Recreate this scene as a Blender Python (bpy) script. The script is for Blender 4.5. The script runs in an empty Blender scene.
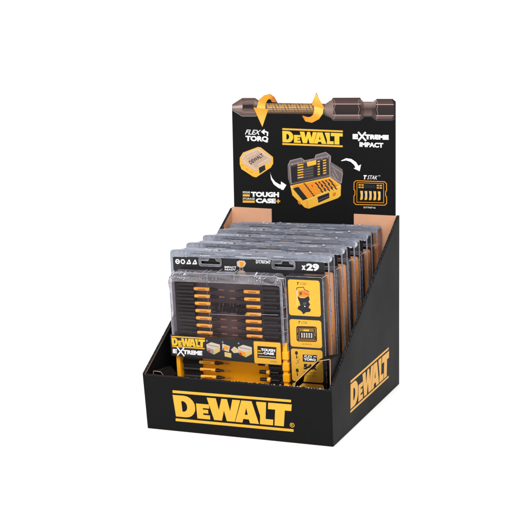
import bpy, math, random
from mathutils import Vector, Matrix
from mathutils.geometry import tessellate_polygon
random.seed(7)
S = bpy.context.scene
COL = S.collection

# ------------------------------------------------------------------ camera, world, lamps, exposure
cd = bpy.data.cameras.new('camera'); cam = bpy.data.objects.new('camera', cd); COL.objects.link(cam)
R = Vector((0.93571052, 0.35243015, -0.01545323)); U = Vector((-0.05369475, 0.18558242, 0.98116056)); B = Vector((0.34865841, -0.9172525, 0.19257508))
M3 = Matrix((R, U, B)).transposed()
cam.matrix_world = Matrix.Translation((0.77248537, -1.61712332, 0.55505524)) @ M3.to_4x4()
cd.sensor_width = 36; cd.lens = 1511.997 / 530 * 36; cd.shift_y = -0.0032
cd.clip_start = 0.05; cd.clip_end = 1000
S.camera = cam
W_ = bpy.data.worlds.new('World'); S.world = W_; W_.use_nodes = True
bgn = W_.node_tree.nodes['Background']; bgn.inputs[0].default_value = (1, 1, 1, 1); bgn.inputs[1].default_value = 1.15
def softbox(name, loc, target, size, power):
    l = bpy.data.lights.new(name, 'AREA'); l.shape = 'SQUARE'; l.size = size; l.energy = power; l.color = (1, .985, .96)
    o = bpy.data.objects.new(name, l); COL.objects.link(o); o.location = loc
    o.rotation_euler = (Vector(target) - Vector(loc)).to_track_quat('-Z', 'Y').to_euler()
softbox('key_softbox', (.35, -1.3, 2.3), (.12, .1, .1), 1.3, 62)
softbox('side_softbox', (2.2, -1.2, 1.5), (.12, .1, .15), .8, 6)
S.view_settings.view_transform = 'Standard'; S.view_settings.look = 'None'
S.view_settings.exposure = 0; S.view_settings.gamma = 1
S.cycles.transparent_max_bounces = 48; S.cycles.max_bounces = 10

# ------------------------------------------------------------------ materials
G = 0.70
def lin(c):
    c /= 255.0
    return c / 12.92 if c <= .04045 else ((c + .055) / 1.055) ** 2.4
def rgb(r, g, b, k=1.0): return (lin(r) * k, lin(g) * k, lin(b) * k, 1)
MATS = {}
def nodes(name):
    m = bpy.data.materials.new(name); m.use_nodes = True; MATS[name] = m
    return m, m.node_tree.nodes, m.node_tree.links, m.node_tree.nodes['Principled BSDF']
def cardboard(name, base, spec=.2, rough=.55, flute=.25, grain=.12, noise_scale=90, direction='X', fl_scale=75):
    m, N, L, P = nodes(name)
    tc = N.new('ShaderNodeTexCoord'); ns = N.new('ShaderNodeTexNoise'); ns.inputs['Scale'].default_value = noise_scale; ns.inputs['Detail'].default_value = 6
    mix = N.new('ShaderNodeMix'); mix.data_type = 'RGBA'
    mix.inputs[6].default_value = tuple(base[i] * (1 - grain) for i in range(3)) + (1,)
    mix.inputs[7].default_value = tuple(base[i] * (1 + grain) for i in range(3)) + (1,)
    L.new(tc.outputs['Object'], ns.inputs['Vector']); L.new(ns.outputs['Fac'], mix.inputs[0]); L.new(mix.outputs[2], P.inputs['Base Color'])
    P.inputs['Roughness'].default_value = rough; P.inputs['Specular IOR Level'].default_value = spec
    wv = N.new('ShaderNodeTexWave'); wv.wave_type = 'BANDS'; wv.bands_direction = direction
    wv.inputs['Scale'].default_value = fl_scale; wv.inputs['Distortion'].default_value = .6
    L.new(tc.outputs['Object'], wv.inputs['Vector'])
    nl = N.new('ShaderNodeTexNoise'); nl.inputs['Scale'].default_value = 9; nl.inputs['Detail'].default_value = 3; L.new(tc.outputs['Object'], nl.inputs['Vector'])
    rr = N.new('ShaderNodeMapRange'); rr.inputs['To Min'].default_value = rough - .12; rr.inputs['To Max'].default_value = rough + .12; L.new(nl.outputs['Fac'], rr.inputs['Value']); L.new(rr.outputs[0], P.inputs['Roughness'])
    b0 = N.new('ShaderNodeBump'); b0.inputs['Strength'].default_value = .35; b0.inputs['Distance'].default_value = .004; L.new(nl.outputs['Fac'], b0.inputs['Height'])
    b1 = N.new('ShaderNodeBump'); b1.inputs['Strength'].default_value = flute; b1.inputs['Distance'].default_value = .0004; L.new(b0.outputs[0], b1.inputs['Normal'])
    L.new(wv.outputs['Fac'], b1.inputs['Height'])
    n2 = N.new('ShaderNodeTexNoise'); n2.inputs['Scale'].default_value = 700; L.new(tc.outputs['Object'], n2.inputs['Vector'])
    b2 = N.new('ShaderNodeBump'); b2.inputs['Strength'].default_value = .15; b2.inputs['Distance'].default_value = .0002
    L.new(n2.outputs['Fac'], b2.inputs['Height']); L.new(b1.outputs[0], b2.inputs['Normal']); L.new(b2.outputs[0], P.inputs['Normal'])
    return m
black_card = cardboard('black_coated_cardboard', (.0052, .0052, .0056), spec=.07, rough=.6)
black_edge = cardboard('black_fold_edge', (.009, .009, .010), spec=.12, rough=.7, flute=1.0, direction='DIAGONAL', fl_scale=110, grain=.5, noise_scale=500)
kraft = cardboard('kraft_cardboard', rgb(212, 160, 128, .82), spec=.1, rough=.8, flute=.2, grain=.08)
kraft_edge = cardboard('kraft_cut_edge', rgb(205, 160, 130, .8), spec=.1, rough=.9, flute=.8, grain=.3, noise_scale=900)
worn_edge = cardboard('worn_grey_edge', rgb(170, 160, 155, .8), spec=.1, rough=.9, grain=.4, noise_scale=900)
def solid(name, base, rough=.4, spec=.3, metal=0, grain=.06, scale=160, coat=0):
    m, N, L, P = nodes(name)
    tc = N.new('ShaderNodeTexCoord'); ns = N.new('ShaderNodeTexNoise'); ns.inputs['Scale'].default_value = scale; ns.inputs['Detail'].default_value = 5
    mix = N.new('ShaderNodeMix'); mix.data_type = 'RGBA'
    mix.inputs[6].default_value = tuple(base[i] * (1 - grain) for i in range(3)) + (1,)
    mix.inputs[7].default_value = tuple(base[i] * (1 + grain) for i in range(3)) + (1,)
    L.new(tc.outputs['Object'], ns.inputs['Vector']); L.new(ns.outputs['Fac'], mix.inputs[0]); L.new(mix.outputs[2], P.inputs['Base Color'])
    P.inputs['Roughness'].default_value = rough; P.inputs['Specular IOR Level'].default_value = spec; P.inputs['Metallic'].default_value = metal
    P.inputs['Coat Weight'].default_value = coat
    return m
yellow_plastic = solid('yellow_case_plastic', rgb(247, 168, 18, .98), rough=.35, spec=.35, grain=.03)
orange_plastic = solid('orange_sleeve_plastic', rgb(246, 176, 66, .95), rough=.4)
brown_sheet = solid('brown_tinted_sheet', (.085, .048, .040, 1), rough=.4, grain=.3, scale=30)
scuff = solid('scuffed_edge_grey', (.10, .098, .095, 1), rough=.8, spec=.1)
sleeve_reflection = solid('brown_sleeve_reflection', (.22, .10, .06, 1), rough=.35, spec=.5)
sleeve_print = solid('brown_sleeve_print', rgb(140, 85, 30, .8), rough=.5)
brown_orange = solid('orange_brown_back_tray', rgb(222, 142, 72, .85), rough=.35, grain=.25, scale=60)
holder_black = solid('black_holder_rubber', (.018, .019, .022, 1), rough=.5, spec=.4)
bit_steel = solid('dark_bit_steel', (.008, .008, .008, 1), rough=.24, spec=.6, metal=.3)
smoke_grey = solid('smoke_grey_sheet', (.075, .064, .070, 1), rough=.4, spec=.3, grain=.4, scale=25)
card_black = solid('glossy_black_card', (.010, .010, .012, 1), rough=.35, spec=.25)
def clear(name, tint, base, alpha, rough, streak, bump=.35, scale=70):
    # thin clear sheet: mostly see-through, with a faint grey body, gloss and moulding streaks
    m, N, L, P = nodes(name); out = N['Material Output']
    tc = N.new('ShaderNodeTexCoord'); mp = N.new('ShaderNodeMapping'); mp.inputs['Scale'].default_value = (.35, 1, 1.2)
    ns = N.new('ShaderNodeTexNoise'); ns.inputs['Scale'].default_value = scale; ns.inputs['Detail'].default_value = 5; ns.inputs['Distortion'].default_value = 1.5
    L.new(tc.outputs['Object'], mp.inputs['Vector']); L.new(mp.outputs[0], ns.inputs['Vector'])
    bp = N.new('ShaderNodeBump'); bp.inputs['Strength'].default_value = bump; bp.inputs['Distance'].default_value = .002; L.new(ns.outputs['Fac'], bp.inputs['Height'])
    P.inputs['Base Color'].default_value = base; P.inputs['Roughness'].default_value = rough; P.inputs['Specular IOR Level'].default_value = .8
    L.new(bp.outputs[0], P.inputs['Normal'])
    tr = N.new('ShaderNodeBsdfTransparent'); tr.inputs[0].default_value = tint
    mr = N.new('ShaderNodeMapRange'); mr.inputs['From Min'].default_value = .3; mr.inputs['From Max'].default_value = .7
    mr.inputs['To Min'].default_value = max(0, alpha - streak); mr.inputs['To Max'].default_value = alpha + streak
    L.new(ns.outputs['Fac'], mr.inputs['Value'])
    mx = N.new('ShaderNodeMixShader'); L.new(mr.outputs[0], mx.inputs[0]); L.new(tr.outputs[0], mx.inputs[1]); L.new(P.outputs[0], mx.inputs[2])
    L.new(mx.outputs[0], out.inputs['Surface'])
    return m
shell_clear = clear('clear_blister_plastic', (.86, .87, .90, 1), (.20, .215, .26, 1), .46, .18, .16)
side_clear = clear('thin_clear_side', (.90, .89, .90, 1), (.22, .20, .22, 1), .08, .10, .04, bump=.15)
rim_clear = clear('grey_clear_rim', (.80, .82, .86, 1), (.22, .24, .30, 1), .64, .24, .2, scale=170)
rib_clear = clear('bright_clear_rib', (.9, .9, .93, 1), (.36, .38, .44, 1), .46, .12, .3, scale=160)
lid_clear = clear('clear_lid_side', (.86, .84, .86, 1), (.34, .31, .33, 1), .26, .12, .2, scale=60)
win_clear = clear('clear_lid_window', (.92, .89, .90, 1), (.20, .16, .17, 1), .02, .10, .03, bump=.05, scale=14)

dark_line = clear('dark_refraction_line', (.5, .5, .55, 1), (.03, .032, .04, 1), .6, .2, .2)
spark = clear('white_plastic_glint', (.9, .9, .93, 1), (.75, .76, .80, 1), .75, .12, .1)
def ink():
    m, N, L, P = nodes('printed_ink')
    at = N.new('ShaderNodeAttribute'); at.attribute_name = 'ink'
    tc = N.new('ShaderNodeTexCoord'); ns = N.new('ShaderNodeTexNoise'); ns.inputs['Scale'].default_value = 300
    mr = N.new('ShaderNodeMapRange'); mr.inputs['To Min'].default_value = .9; mr.inputs['To Max'].default_value = 1.06
    mu = N.new('ShaderNodeVectorMath'); mu.operation = 'MULTIPLY'
    L.new(tc.outputs['Object'], ns.inputs['Vector']); L.new(ns.outputs['Fac'], mr.inputs['Value'])
    L.new(at.outputs['Color'], mu.inputs[0]); L.new(mr.outputs[0], mu.inputs[1]); L.new(mu.outputs[0], P.inputs['Base Color'])
    P.inputs['Roughness'].default_value = .5; P.inputs['Specular IOR Level'].default_value = .2
    return m
INK = ink()

# ------------------------------------------------------------------ mesh builder
class MB:
    def __init__(s): s.v = []; s.f = []; s.m = []; s.mats = []
    def mi(s, m):
        if m not in s.mats: s.mats.append(m)
        return s.mats.index(m)
    def add(s, vs, fs, m):
        o = len(s.v); s.v += [tuple(v) for v in vs]
        ms = m if isinstance(m, list) else [m] * len(fs)
        for f, mm in zip(fs, ms): s.f.append(tuple(i + o for i in f)); s.m.append(s.mi(mm))
    def box(s, a, b, m):
        (x0, y0, z0), (x1, y1, z1) = a, b
        s.hexa([(x0,y0,z0),(x1,y0,z0),(x1,y1,z0),(x0,y1,z0),(x0,y0,z1),(x1,y0,z1),(x1,y1,z1),(x0,y1,z1)], m)
    def hexa(s, v, m): s.add(v, [(0,3,2,1),(4,5,6,7),(0,1,5,4),(1,2,6,5),(2,3,7,6),(3,0,4,7)], m)   # bottom top front right back left
    def prism(s, poly, f0, f1, mf, ms=None, mb=None, holes=()):
        # poly in 2D; f0/f1 map 2D to the front and the back face
        ms = ms or mf; mb = mb or ms
        loops = [list(poly)] + [list(h) for h in holes]
        flat = [p for l in loops for p in l]
        tris = tessellate_polygon([[Vector((p[0], p[1], 0)) for p in l] for l in loops])
        s.add([f0(*p) for p in flat], [tuple(t) for t in tris], mf)
        s.add([f1(*p) for p in flat], [tuple(reversed(t)) for t in tris], mb)
        for l in loops:
            n = len(l)
            mm = [ms(l[(i + 1) % n][0] - l[i][0], l[(i + 1) % n][1] - l[i][1]) for i in range(n)] if callable(ms) else ms
            s.add([f0(*p) for p in l] + [f1(*p) for p in l], [(i, (i + 1) % n, n + (i + 1) % n, n + i) for i in range(n)], mm)
    def tube(s, pts, rad, m, n=12, cap=True):
        pts = [Vector(p) for p in pts]; rings = []
        for i, p in enumerate(pts):
            d = (pts[min(i + 1, len(pts) - 1)] - pts[max(i - 1, 0)]).normalized()
            a = d.orthogonal().normalized() if abs(d.z) > .9 else d.cross(Vector((0, 0, 1))).normalized()
            b = d.cross(a); r = rad[i] if isinstance(rad, (list, tuple)) else rad
            rings.append([p + a * r * math.cos(t * 2 * math.pi / n) + b * r * math.sin(t * 2 * math.pi / n) for t in range(n)])
        fs = [(k * n + t, k * n + (t + 1) % n, (k + 1) * n + (t + 1) % n, (k + 1) * n + t) for k in range(len(rings) - 1) for t in range(n)]
        if cap: fs += [tuple(range(n)), tuple(reversed(range((len(rings) - 1) * n, len(rings) * n)))]
        s.add([v for r in rings for v in r], fs, m)
    def build(s, name, parent=None, smooth=False, bevel=0, label=None):
        me = bpy.data.meshes.new(name); me.from_pydata(s.v, [], s.f)
        for m in s.mats: me.materials.append(m)
        for p, i in zip(me.polygons, s.m): p.material_index = i; p.use_smooth = smooth
        me.update()
        o = bpy.data.objects.new(name, me); COL.objects.link(o)
        if parent: o.parent = parent
        if bevel:
            b = o.modifiers.new('bevel', 'BEVEL'); b.width = bevel; b.segments = 2; b.limit_method = 'ANGLE'
        if label: o['label'] = label
        return o
def rrect(x0, y0, x1, y1, r, n=5):
    out = []
    for cx, cy, a in ((x1 - r, y1 - r, 0), (x0 + r, y1 - r, 90), (x0 + r, y0 + r, 180), (x1 - r, y0 + r, 270)):
        for k in range(n + 1):
            t = math.radians(a + 90 * k / n); out.append((cx + r * math.cos(t), cy + r * math.sin(t)))
    return out
def ellipse(cx, cy, rx, ry=None, n=20):
    ry = ry or rx
    return [(cx + rx * math.cos(2 * math.pi * k / n), cy + ry * math.sin(2 * math.pi * k / n)) for k in range(n)]

# built-in font outlines as meshes, normalised to a unit box
FONT = {}
def glyphs(txt, bold=0, spacing=1.0):
    k = (txt, bold, spacing)
    if k in FONT: return FONT[k]
    c = bpy.data.curves.new('font_outline', 'FONT'); c.body = txt; c.offset = bold; c.resolution_u = 3; c.space_character = spacing
    o = bpy.data.objects.new('font_outline', c); COL.objects.link(o)
    bpy.context.view_layer.update()
    me = bpy.data.meshes.new_from_object(o.evaluated_get(bpy.context.evaluated_depsgraph_get()))
    vs = [(v.co.x, v.co.y) for v in me.vertices]; fs = [tuple(p.vertices) for p in me.polygons]
    bpy.data.objects.remove(o); bpy.data.curves.remove(c); bpy.data.meshes.remove(me)
    x0 = min(v[0] for v in vs); x1 = max(v[0] for v in vs); y0 = min(v[1] for v in vs); y1 = max(v[1] for v in vs)
    FONT[k] = ([((x - x0) / (x1 - x0), (y - y0) / (y1 - y0)) for x, y in vs], fs); return FONT[k]
LOGO = [  # heavy slab letters on a 466 x 90 grid
 ([(0,90),(44,90),(57,88),(69,82),(79,71),(85,58),(86,45),(85,32),(79,19),(69,8),(57,2),(44,0),(2,0)], [[(32,67),(40,67),(47,63),(52,56),(54,45),(52,34),(47,27),(40,23),(32,23)]]),
 ([(91,62),(143,62),(143,45),(117,45),(117,39),(138,39),(138,24),(117,24),(117,17),(144,17),(144,0),(91,0)], []),
 ([(136,90),(172,90),(182,42),(194,90),(216,90),(227,42),(237,90),(268,90),(244,0),(212,0),(202,42),(192,0),(160,0)], []),
 ([(272,90),(312,90),(342,0),(306,0),(301,15),(279,15),(275,0),(246,0)], [[(285,33),(297,33),(291,62)]]),
 ([(330,90),(368,90),(368,23),(398,23),(398,0),(346,0),(346,34),(330,82)], []),
 ([(376,90),(466,90),(466,64),(441,64),(441,0),(404,0),(404,64),(376,64)], []),
]
class Art:
    """flat printed shapes in panel millimetres; frame maps (u, v, lift) to 3D"""
    def __init__(s, frame, lift=.15): s.fr = frame; s.t = lift; s.v = []; s.f = []; s.c = []
    def raw(s, vs, fs, col, lift):
        o = len(s.v); s.v += [s.fr(x, y, s.t + lift) for x, y in vs]
        s.f += [tuple(i + o for i in f) for f in fs]
        s.c += col if isinstance(col, list) else [col] * len(vs)
    def poly(s, pts, col, lift=0, holes=()):
        loops = [list(pts)] + [list(h) for h in holes]; flat = [p for l in loops for p in l]
        tr = tessellate_polygon([[Vector((p[0], p[1], 0)) for p in l] for l in loops])
        s.raw(flat, [tuple(t) for t in tr], col, lift)
    def grad(s, quad, c0, c1, lift=0):      # quad TL TR BR BL, top colour c0 and bottom colour c1
        s.raw(list(quad), [(0, 1, 2, 3)], [c0, c0, c1, c1], lift)
    def strip(s, left, right, cols, lift=0):
        n = len(left); vs = list(left) + list(right); cc = list(cols) * 2
        s.raw(vs, [(i, i + 1, n + i + 1, n + i) for i in range(n - 1)], cc, lift)
    def line(s, pts, w, col, lift=0, closed=False):
        n = len(pts)
        for i in range(n if closed else n - 1):
            a = Vector(pts[i]); b = Vector(pts[(i + 1) % n]); d = b - a
            if d.length < 1e-6: continue
            d.normalize(); q = Vector((-d.y, d.x)) * w / 2; e = d * w * .3
            s.raw([a - e + q, b + e + q, b + e - q, a - e - q], [(0, 1, 2, 3)], col, lift + .004 * (i % 3))
    def bil(s, q, x, y):                     # q = TL TR BR BL
        (ax, ay), (bx, by), (cx, cy), (dx, dy) = q
        return ((ax * (1 - x) + bx * x) * y + (dx * (1 - x) + cx * x) * (1 - y), (ay * (1 - x) + by * x) * y + (dy * (1 - x) + cy * x) * (1 - y))
    def text(s, txt, q, col, lift=0, bold=0, shear=0, spacing=1.0, mirror=False):
        vs, fs = glyphs(txt, bold, spacing)
        out = []
        for x, y in vs:
            if mirror: x = 1 - x
            out.append(s.bil(q, x * (1 - shear) + shear * y, y))
        s.raw(out, fs, col, lift)
    def logo(s, q, col, lift=0, mirror=False):
        for p, hs in LOGO:
            f = lambda l: [s.bil(q, (1 - a / 466) if mirror else a / 466, b / 90) for a, b in l]
            s.poly(f(p), col, lift, [f(h) for h in hs])
    def build(s, name, parent, label=None):
        me = bpy.data.meshes.new(name); me.from_pydata([tuple(v) for v in s.v], [], s.f); me.materials.append(INK)
        ca = me.color_attributes.new('ink', 'FLOAT_COLOR', 'POINT')
        for i, c in enumerate(s.c): ca.data[i].color = c
        me.update(); o = bpy.data.objects.new(name, me); COL.objects.link(o); o.parent = parent
        if label: o['label'] = label
        return o
def box4(x0, y0, x1, y1): return [(x0, y1), (x1, y1), (x1, y0), (x0, y0)]     # TL TR BR BL
def empty(name, label, cat, group=None):
    o = bpy.data.objects.new(name, None); COL.objects.link(o); o.empty_display_size = .02
    o['label'] = label; o['category'] = cat
    if group: o['group'] = group
    return o
YEL = rgb(244, 185, 62, G); YEL2 = rgb(246, 200, 58, G); WHT = rgb(244, 244, 246, .82); BLK = (.009, .009, .010, 1)
GRY = rgb(150, 150, 155, G); ORG = rgb(240, 160, 40, G); DOR = rgb(215, 120, 20, G); PAL = rgb(215, 200, 185, G)

# ------------------------------------------------------------------ ground
g = MB(); g.add([(-200,-200,0),(200,-200,0),(200,200,0),(-200,200,0)], [(0,1,2,3)], solid('white_studio_surface', (.9,.9,.9,1), rough=.8, spec=.1, grain=.004))
go = g.build('ground'); go['kind'] = 'structure'

# ------------------------------------------------------------------ display box
W, D, H, FH, LY, LX = .240, .2853, .2302, .0694, .005, .0023
box = empty('display_box', 'open black cardboard counter display box with tall printed header card and yellow lettering', 'display box')
Z0 = .0006
def taper(x, y, z):      # the left end splays outwards a little at the front
    k = max(0, 1 - y / D) * min(z / FH, 1.3); return (x - LX * k * (1 - x / W), y, z + Z0)
b = MB(); b.box((.004, .004, Z0), (W - .004, D - .002, .003), kraft); b.build('bottom_panel', box)
b = MB()
T = .0055
prof = [(0, 0, black_card), (-LY * .97, FH - .0035, black_card), (-LY + .0004, FH - .001, black_edge), (-LY + .0022, FH, black_edge), (-LY + T - .001, FH, black_edge), (-LY + T, FH - .002, kraft), (T, 0, kraft)]
NX = 60
for i in range(len(prof)):
    (y0, z0, m), (y1, z1, _) = prof[i], prof[(i + 1) % len(prof)]
    vs = []
    for k in range(NX + 1):
        x = .0004 + (W - .0008) * k / NX; wob = .00022 * math.sin(k * 2.3) + .00012 * math.sin(k * 5.1)
        vs.append(taper(x, y0, z0 + (wob if 2 <= i <= 4 else 0))); vs.append(taper(x, y1, z1 + (wob if 1 <= i <= 3 else 0)))
    b.add(vs, [(2*k, 2*k+2, 2*k+3, 2*k+1) for k in range(NX)], m)
for x in (.0004, W - .0004): b.add([taper(x, p[0], p[1]) for p in prof], [tuple(range(len(prof)))], black_card)
fp = b.build('front_panel', box)
# perforation nicks along the folded top edge, denser towards the right
b = MB()
for k in range(64):
    t = k / 63; x = .012 + t * (W - .016)
    if t < .45 and random.random() < .75: continue
    y = -LY + .0028 + random.uniform(-.0008, .0014); r = random.uniform(.0004, .0010) * (.5 + .7 * t)
    m = worn_edge if random.random() < .75 else black_edge
    b.tube([taper(x - r * 1.4, y, FH + .0000), taper(x, y, FH + r * .55), taper(x + r * 1.4, y, FH + .0001)], [r * .3, r * .8, r * .3], m, n=6)
b.build('perforated_edge', fp)
# logo on the leaning front panel
lf = Vector((0, -LY, FH)).normalized(); nf = Vector((0, -FH, -LY)).normalized()
def frF(u, v, t): p = lf * (v * .001) + nf * (t * .001); return (u * .001 + p.x, p.y, p.z + Z0)
a = Art(frF)
a.poly([(36.78,52.38),(189.40,53.84),(189.28,50.70),(36.70,48.90)], YEL)
a.poly([(38.68,16.39),(191.12,17.07),(191.00,13.77),(38.59,12.75)], YEL)
a.logo([(36.42,46.43),(190.05,48.02),(186.95,19.57),(38.70,18.86)], YEL)
c = (189.56,22.09)
a.poly(ellipse(c[0], c[1], 2.9), YEL, 0, [ellipse(c[0], c[1], 2.2)]); a.text('R', box4(c[0]-1.1, c[1]-1.3, c[0]+1.2, c[1]+1.4), YEL, 0, .01)
a.build('brand_logo', fp, 'yellow brand lettering between two yellow bars on the front panel')

def side(name, x0, x1, outer_right):
    s = MB(); poly = [(.0004, 0), (-LY + .0004, FH + .001), (D, H), (D, 0)]
    xo, xi = (x1, x0) if outer_right else (x0, x1)
    edge = [black_edge]
    s.prism(poly, lambda y, z: taper(xo, y, z), lambda y, z: taper(xi, y, z), black_card, black_edge, kraft)
    o = s.build(name, box, bevel=.0005)
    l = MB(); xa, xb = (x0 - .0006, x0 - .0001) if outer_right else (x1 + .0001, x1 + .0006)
    l.prism([(-.001, .02), (-.0043, FH + .0004), (.250, .2104), (.250, .004)], lambda y, z: taper(xa, y, z), lambda y, z: taper(xb, y, z), black_card, black_edge, black_card)  # black sheet that puts the shade of the inner wall into colour
    l.build('inner_shade_sheet', o)
    return o
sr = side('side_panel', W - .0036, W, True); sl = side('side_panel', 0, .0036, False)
# tiny serrations of the cut corrugated slope
for (xs, par) in ((W - .0018, sr), (.0018, sl)):
    b = MB(); n = 150
    for k in range(n):
        t = (k + random.random()) / n; y = -LY + (D + LY) * t; z = FH + .001 + (H - FH - .001) * t + .0002
        m = scuff if random.random() < .3 + (.35 if t < .6 else 0) else black_edge
        r = random.uniform(.0003, .0006); xx = xs + random.uniform(-.0013, .0010)
        b.tube([taper(xx - .0004, y, z - .0002), taper(xx, y, z + r * .5), taper(xx + .0004, y, z - .0002)], [r * .4, r, r * .4], m, n=6)
    b.build('cut_edge', par)
def frS(u, v, t): return (W + t * .001, u * .001, v * .001 + Z0)
a = Art(frS)
YS = rgb(238, 176, 72, G)
a.poly([(67.60,61.93),(233.87,63.44),(233.87,60.60),(67.56,59.07)], YS)
a.poly([(66.64,24.81),(233.91,25.13),(233.91,22.41),(66.59,21.93)], YS)
a.logo([(67.94,57.34),(235.76,58.11),(233.43,26.75),(66.66,26.56)], YS)
a.build('brand_logo', sr, 'yellow brand lettering on the right side panel')

# back panel and kraft liner flaps either side of the header tongue
b = MB(); b.box((.001, D - .0005, Z0), (W - .001, D + .003, H - .002), black_card); b.build('back_panel', box)
YB = D - .0025
for (u0, u1, vt0, vt1) in ((.0, 61.5, 232.2, 231.6), (178.5, 236.5, 229.8, 229.6)):
    b = MB(); b.prism([(u0, 4), (u1, 4), (u1, vt1), (u0, vt0)], lambda u, v: (u * .001 + .0036 * (u < 5), YB - .0018, v * .001 + Z0), lambda u, v: (u * .001 + .0036 * (u < 5), YB, v * .001 + Z0), kraft, kraft_edge, kraft)
    b.build('liner_flap', box, bevel=.0003, label='bare brown cardboard flap against the back panel')
def frH(u, v, t): return (u * .001, D - .0022 - t * .001, v * .001)
outline = [(6.77,232.35),(5.96,362.32),(6.33,372.88),(20.76,381.62),(38.26,381.89),(44.24,378.09),(45.85,379.46),(52.55,385.46),(60.03,387.44),(66.26,383.66),(70.44,376.65),(70.56,375.58),(119.93,375.74),(120.49,376.41),(126.08,389.73),(132.24,375.81),(137.82,375.51),(144.78,376.03),(149.42,383.75),(186.49,384.45),(188.94,379.13),(206.67,379.42),(209.12,383.24),(230.37,383.57),(234.68,380.14),(234.87,230.52)]
outline = outline + [(178, 226), (178, 5), (62, 5), (62, 226)]
outline[-5] = (234.9, 226.0); outline[0] = (6.2, 226.0)
b = MB(); b.prism(outline, lambda u, v: frH(u, v, 0), lambda u, v: frH(u, v, -2.6), black_card, black_edge, black_card)
hc = b.build('header_card', box, bevel=.0002)
# ---- big driver bit printed along the top of the header
a = Art(frH, .12)
BR = [rgb(*c, G) for c in ((88, 66, 62), (120, 96, 90), (150, 128, 122), (52, 38, 38), (36, 27, 28), (190, 165, 158), (70, 50, 48))]
a.strip([(6.47,372.89),(6.54,369.10),(6.73,364.37)], [(20.76,381.48),(21.10,369.36),(20.29,357.72)], [BR[0], BR[2], BR[6]])
a.strip([(20.76,381.48),(20.93,375.42),(21.10,369.36),(20.69,363.27),(20.28,357.45)], [(38.26,381.76),(38.44,375.71),(38.47,369.66),(38.36,363.60),(39.99,357.84)], [BR[6], BR[1], BR[3], BR[1], BR[0]])
a.strip([(38.26,381.76),(38.44,375.71),(38.47,369.66),(38.36,363.60),(39.99,357.84)], [(48.66,375.75),(48.60,372.53),(48.55,369.17),(48.49,365.81),(48.42,361.77)], [BR[6], BR[2], BR[3], BR[1], BR[0]])
a.poly([(6.86,370.46),(22.31,372.21),(22.24,368.57),(7.09,367.49)], BR[5], .05)
a.poly([(21.45,372.33),(36.51,373.13),(37.29,368.03),(21.36,368.15)], BR[4], .08)
a.line([(6.62,372.75),(20.75,381.21),(38.25,381.62)], .5, BR[2], .05)
a.line([(7.03,364.64),(20.57,357.19),(40.28,357.57),(48.42,361.50)], .7, GRY, .05)
a.line([(25.60,377.25),(37.76,378.39)], .5, BR[2], .06); a.line([(10.84,365.66),(25.31,362.01),(38.34,362.25)], .5, BR[2], .06)
# torsion zone: dark shaft wrapped in yellow tiles
a.strip([(48.66,375.48),(48.54,368.50),(48.42,361.50)], [(138.52,375.66),(138.46,368.78),(138.40,361.90)], [BR[0], BR[1], BR[6]])
def mp(x, y):
    (ax, ay), (bx, by), (cx, cy), (dx, dy) = (45.84,379.19), (130.89,380.55), (130.70,359.36), (45.47,357.68)
    s_ = (x - 260) / 60; t_ = (y - 100) / 16
    return ((ax*(1-s_)+bx*s_)*(1-t_)+(dx*(1-s_)+cx*s_)*t_, (ay*(1-s_)+by*s_)*(1-t_)+(dy*(1-s_)+cy*s_)*t_)
for r_ in range(6):
    for k in range(15):
        f = (r_ - 2.5) / 2.5; h = 1.75 * math.cos(f * .8)
        x0 = 266.4 + k * 3.05 + r_ * .55 + .35 * math.sin(k * 1.7 + r_); y0 = 103.2 + 5.0 + 5.3 * math.sin(f * .98) - h / 2
        q = [(x0, y0), (x0 + 2.35, y0 + .12), (x0 + 2.75, y0 + h - .35), (x0 + .4, y0 + h - .45)]
        lum = 1 - .45 * abs(f + .25); a.poly([mp(*p) for p in q], rgb(236 * lum + 12, 190 * lum, 84 * lum, G), .05)
# hexagonal shank
def hexpart(tl, tr, ml, mr, nl, nr, bl, br):
    a.strip([tl, ml], [tr, mr], [BR[6], BR[0]]); a.strip([ml, nl], [mr, nr], [BR[3], BR[4]]); a.strip([nl, bl], [nr, br], [BR[1], BR[6]])
    a.line([ml, mr], .9, BR[5], .05); a.line([nl, nr], .9, BR[5], .05)
hexpart(*[(149.42,383.48),(186.49,384.19),(150.34,375.72),(187.56,376.35),(150.23,361.07),(187.51,361.79),(150.19,354.98),(186.39,355.72)])
hexpart(*[(209.12,382.98),(230.37,383.31),(208.71,376.06),(232.39,376.46),(208.69,361.68),(232.41,362.15),(209.36,356.20),(230.39,356.63)])
a.poly([(230.37,383.31),(234.28,379.87),(234.30,358.53),(230.39,356.63),(232.41,362.15),(232.39,376.46)], BR[4], .02)
a.strip([(138.51,375.39),(138.46,368.78),(138.40,361.63)], [(150.39,382.97),(150.29,368.99),(150.19,355.24)], [BR[1], BR[2], BR[0]])
a.strip([(187.04,383.81),(187.26,370.32),(186.94,356.00)], [(192.35,378.66),(192.33,369.75),(192.30,361.10)], [BR[1], BR[3], BR[0]])
a.strip([(192.35,378.66),(192.33,370.02),(192.30,361.10)], [(203.27,378.84),(203.25,370.21),(203.24,361.31)], [BR[2], BR[6], BR[1]])
a.strip([(203.27,378.84),(203.25,370.21),(203.24,361.31)], [(209.12,382.85),(209.11,370.71),(209.09,356.45)], [BR[2], BR[3], BR[0]])
a.line([(137.70,361.09),(146.04,358.07),(150.19,354.18),(186.80,354.94),(192.98,360.06),(202.55,360.25),(209.36,355.41),(230.39,355.85),(233.76,357.74)], .8, rgb(70,74,80,G), .04)
a.line([(150.66,382.19),(153.11,375.77),(151.12,369.01),(153.01,361.12),(150.47,355.78)], .7, BR[2], .06); a.line([(185.94,382.74),(184.27,376.30),(186.17,369.64),(184.22,361.73),(185.84,356.50)], .6, BR[2], .06)
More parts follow.
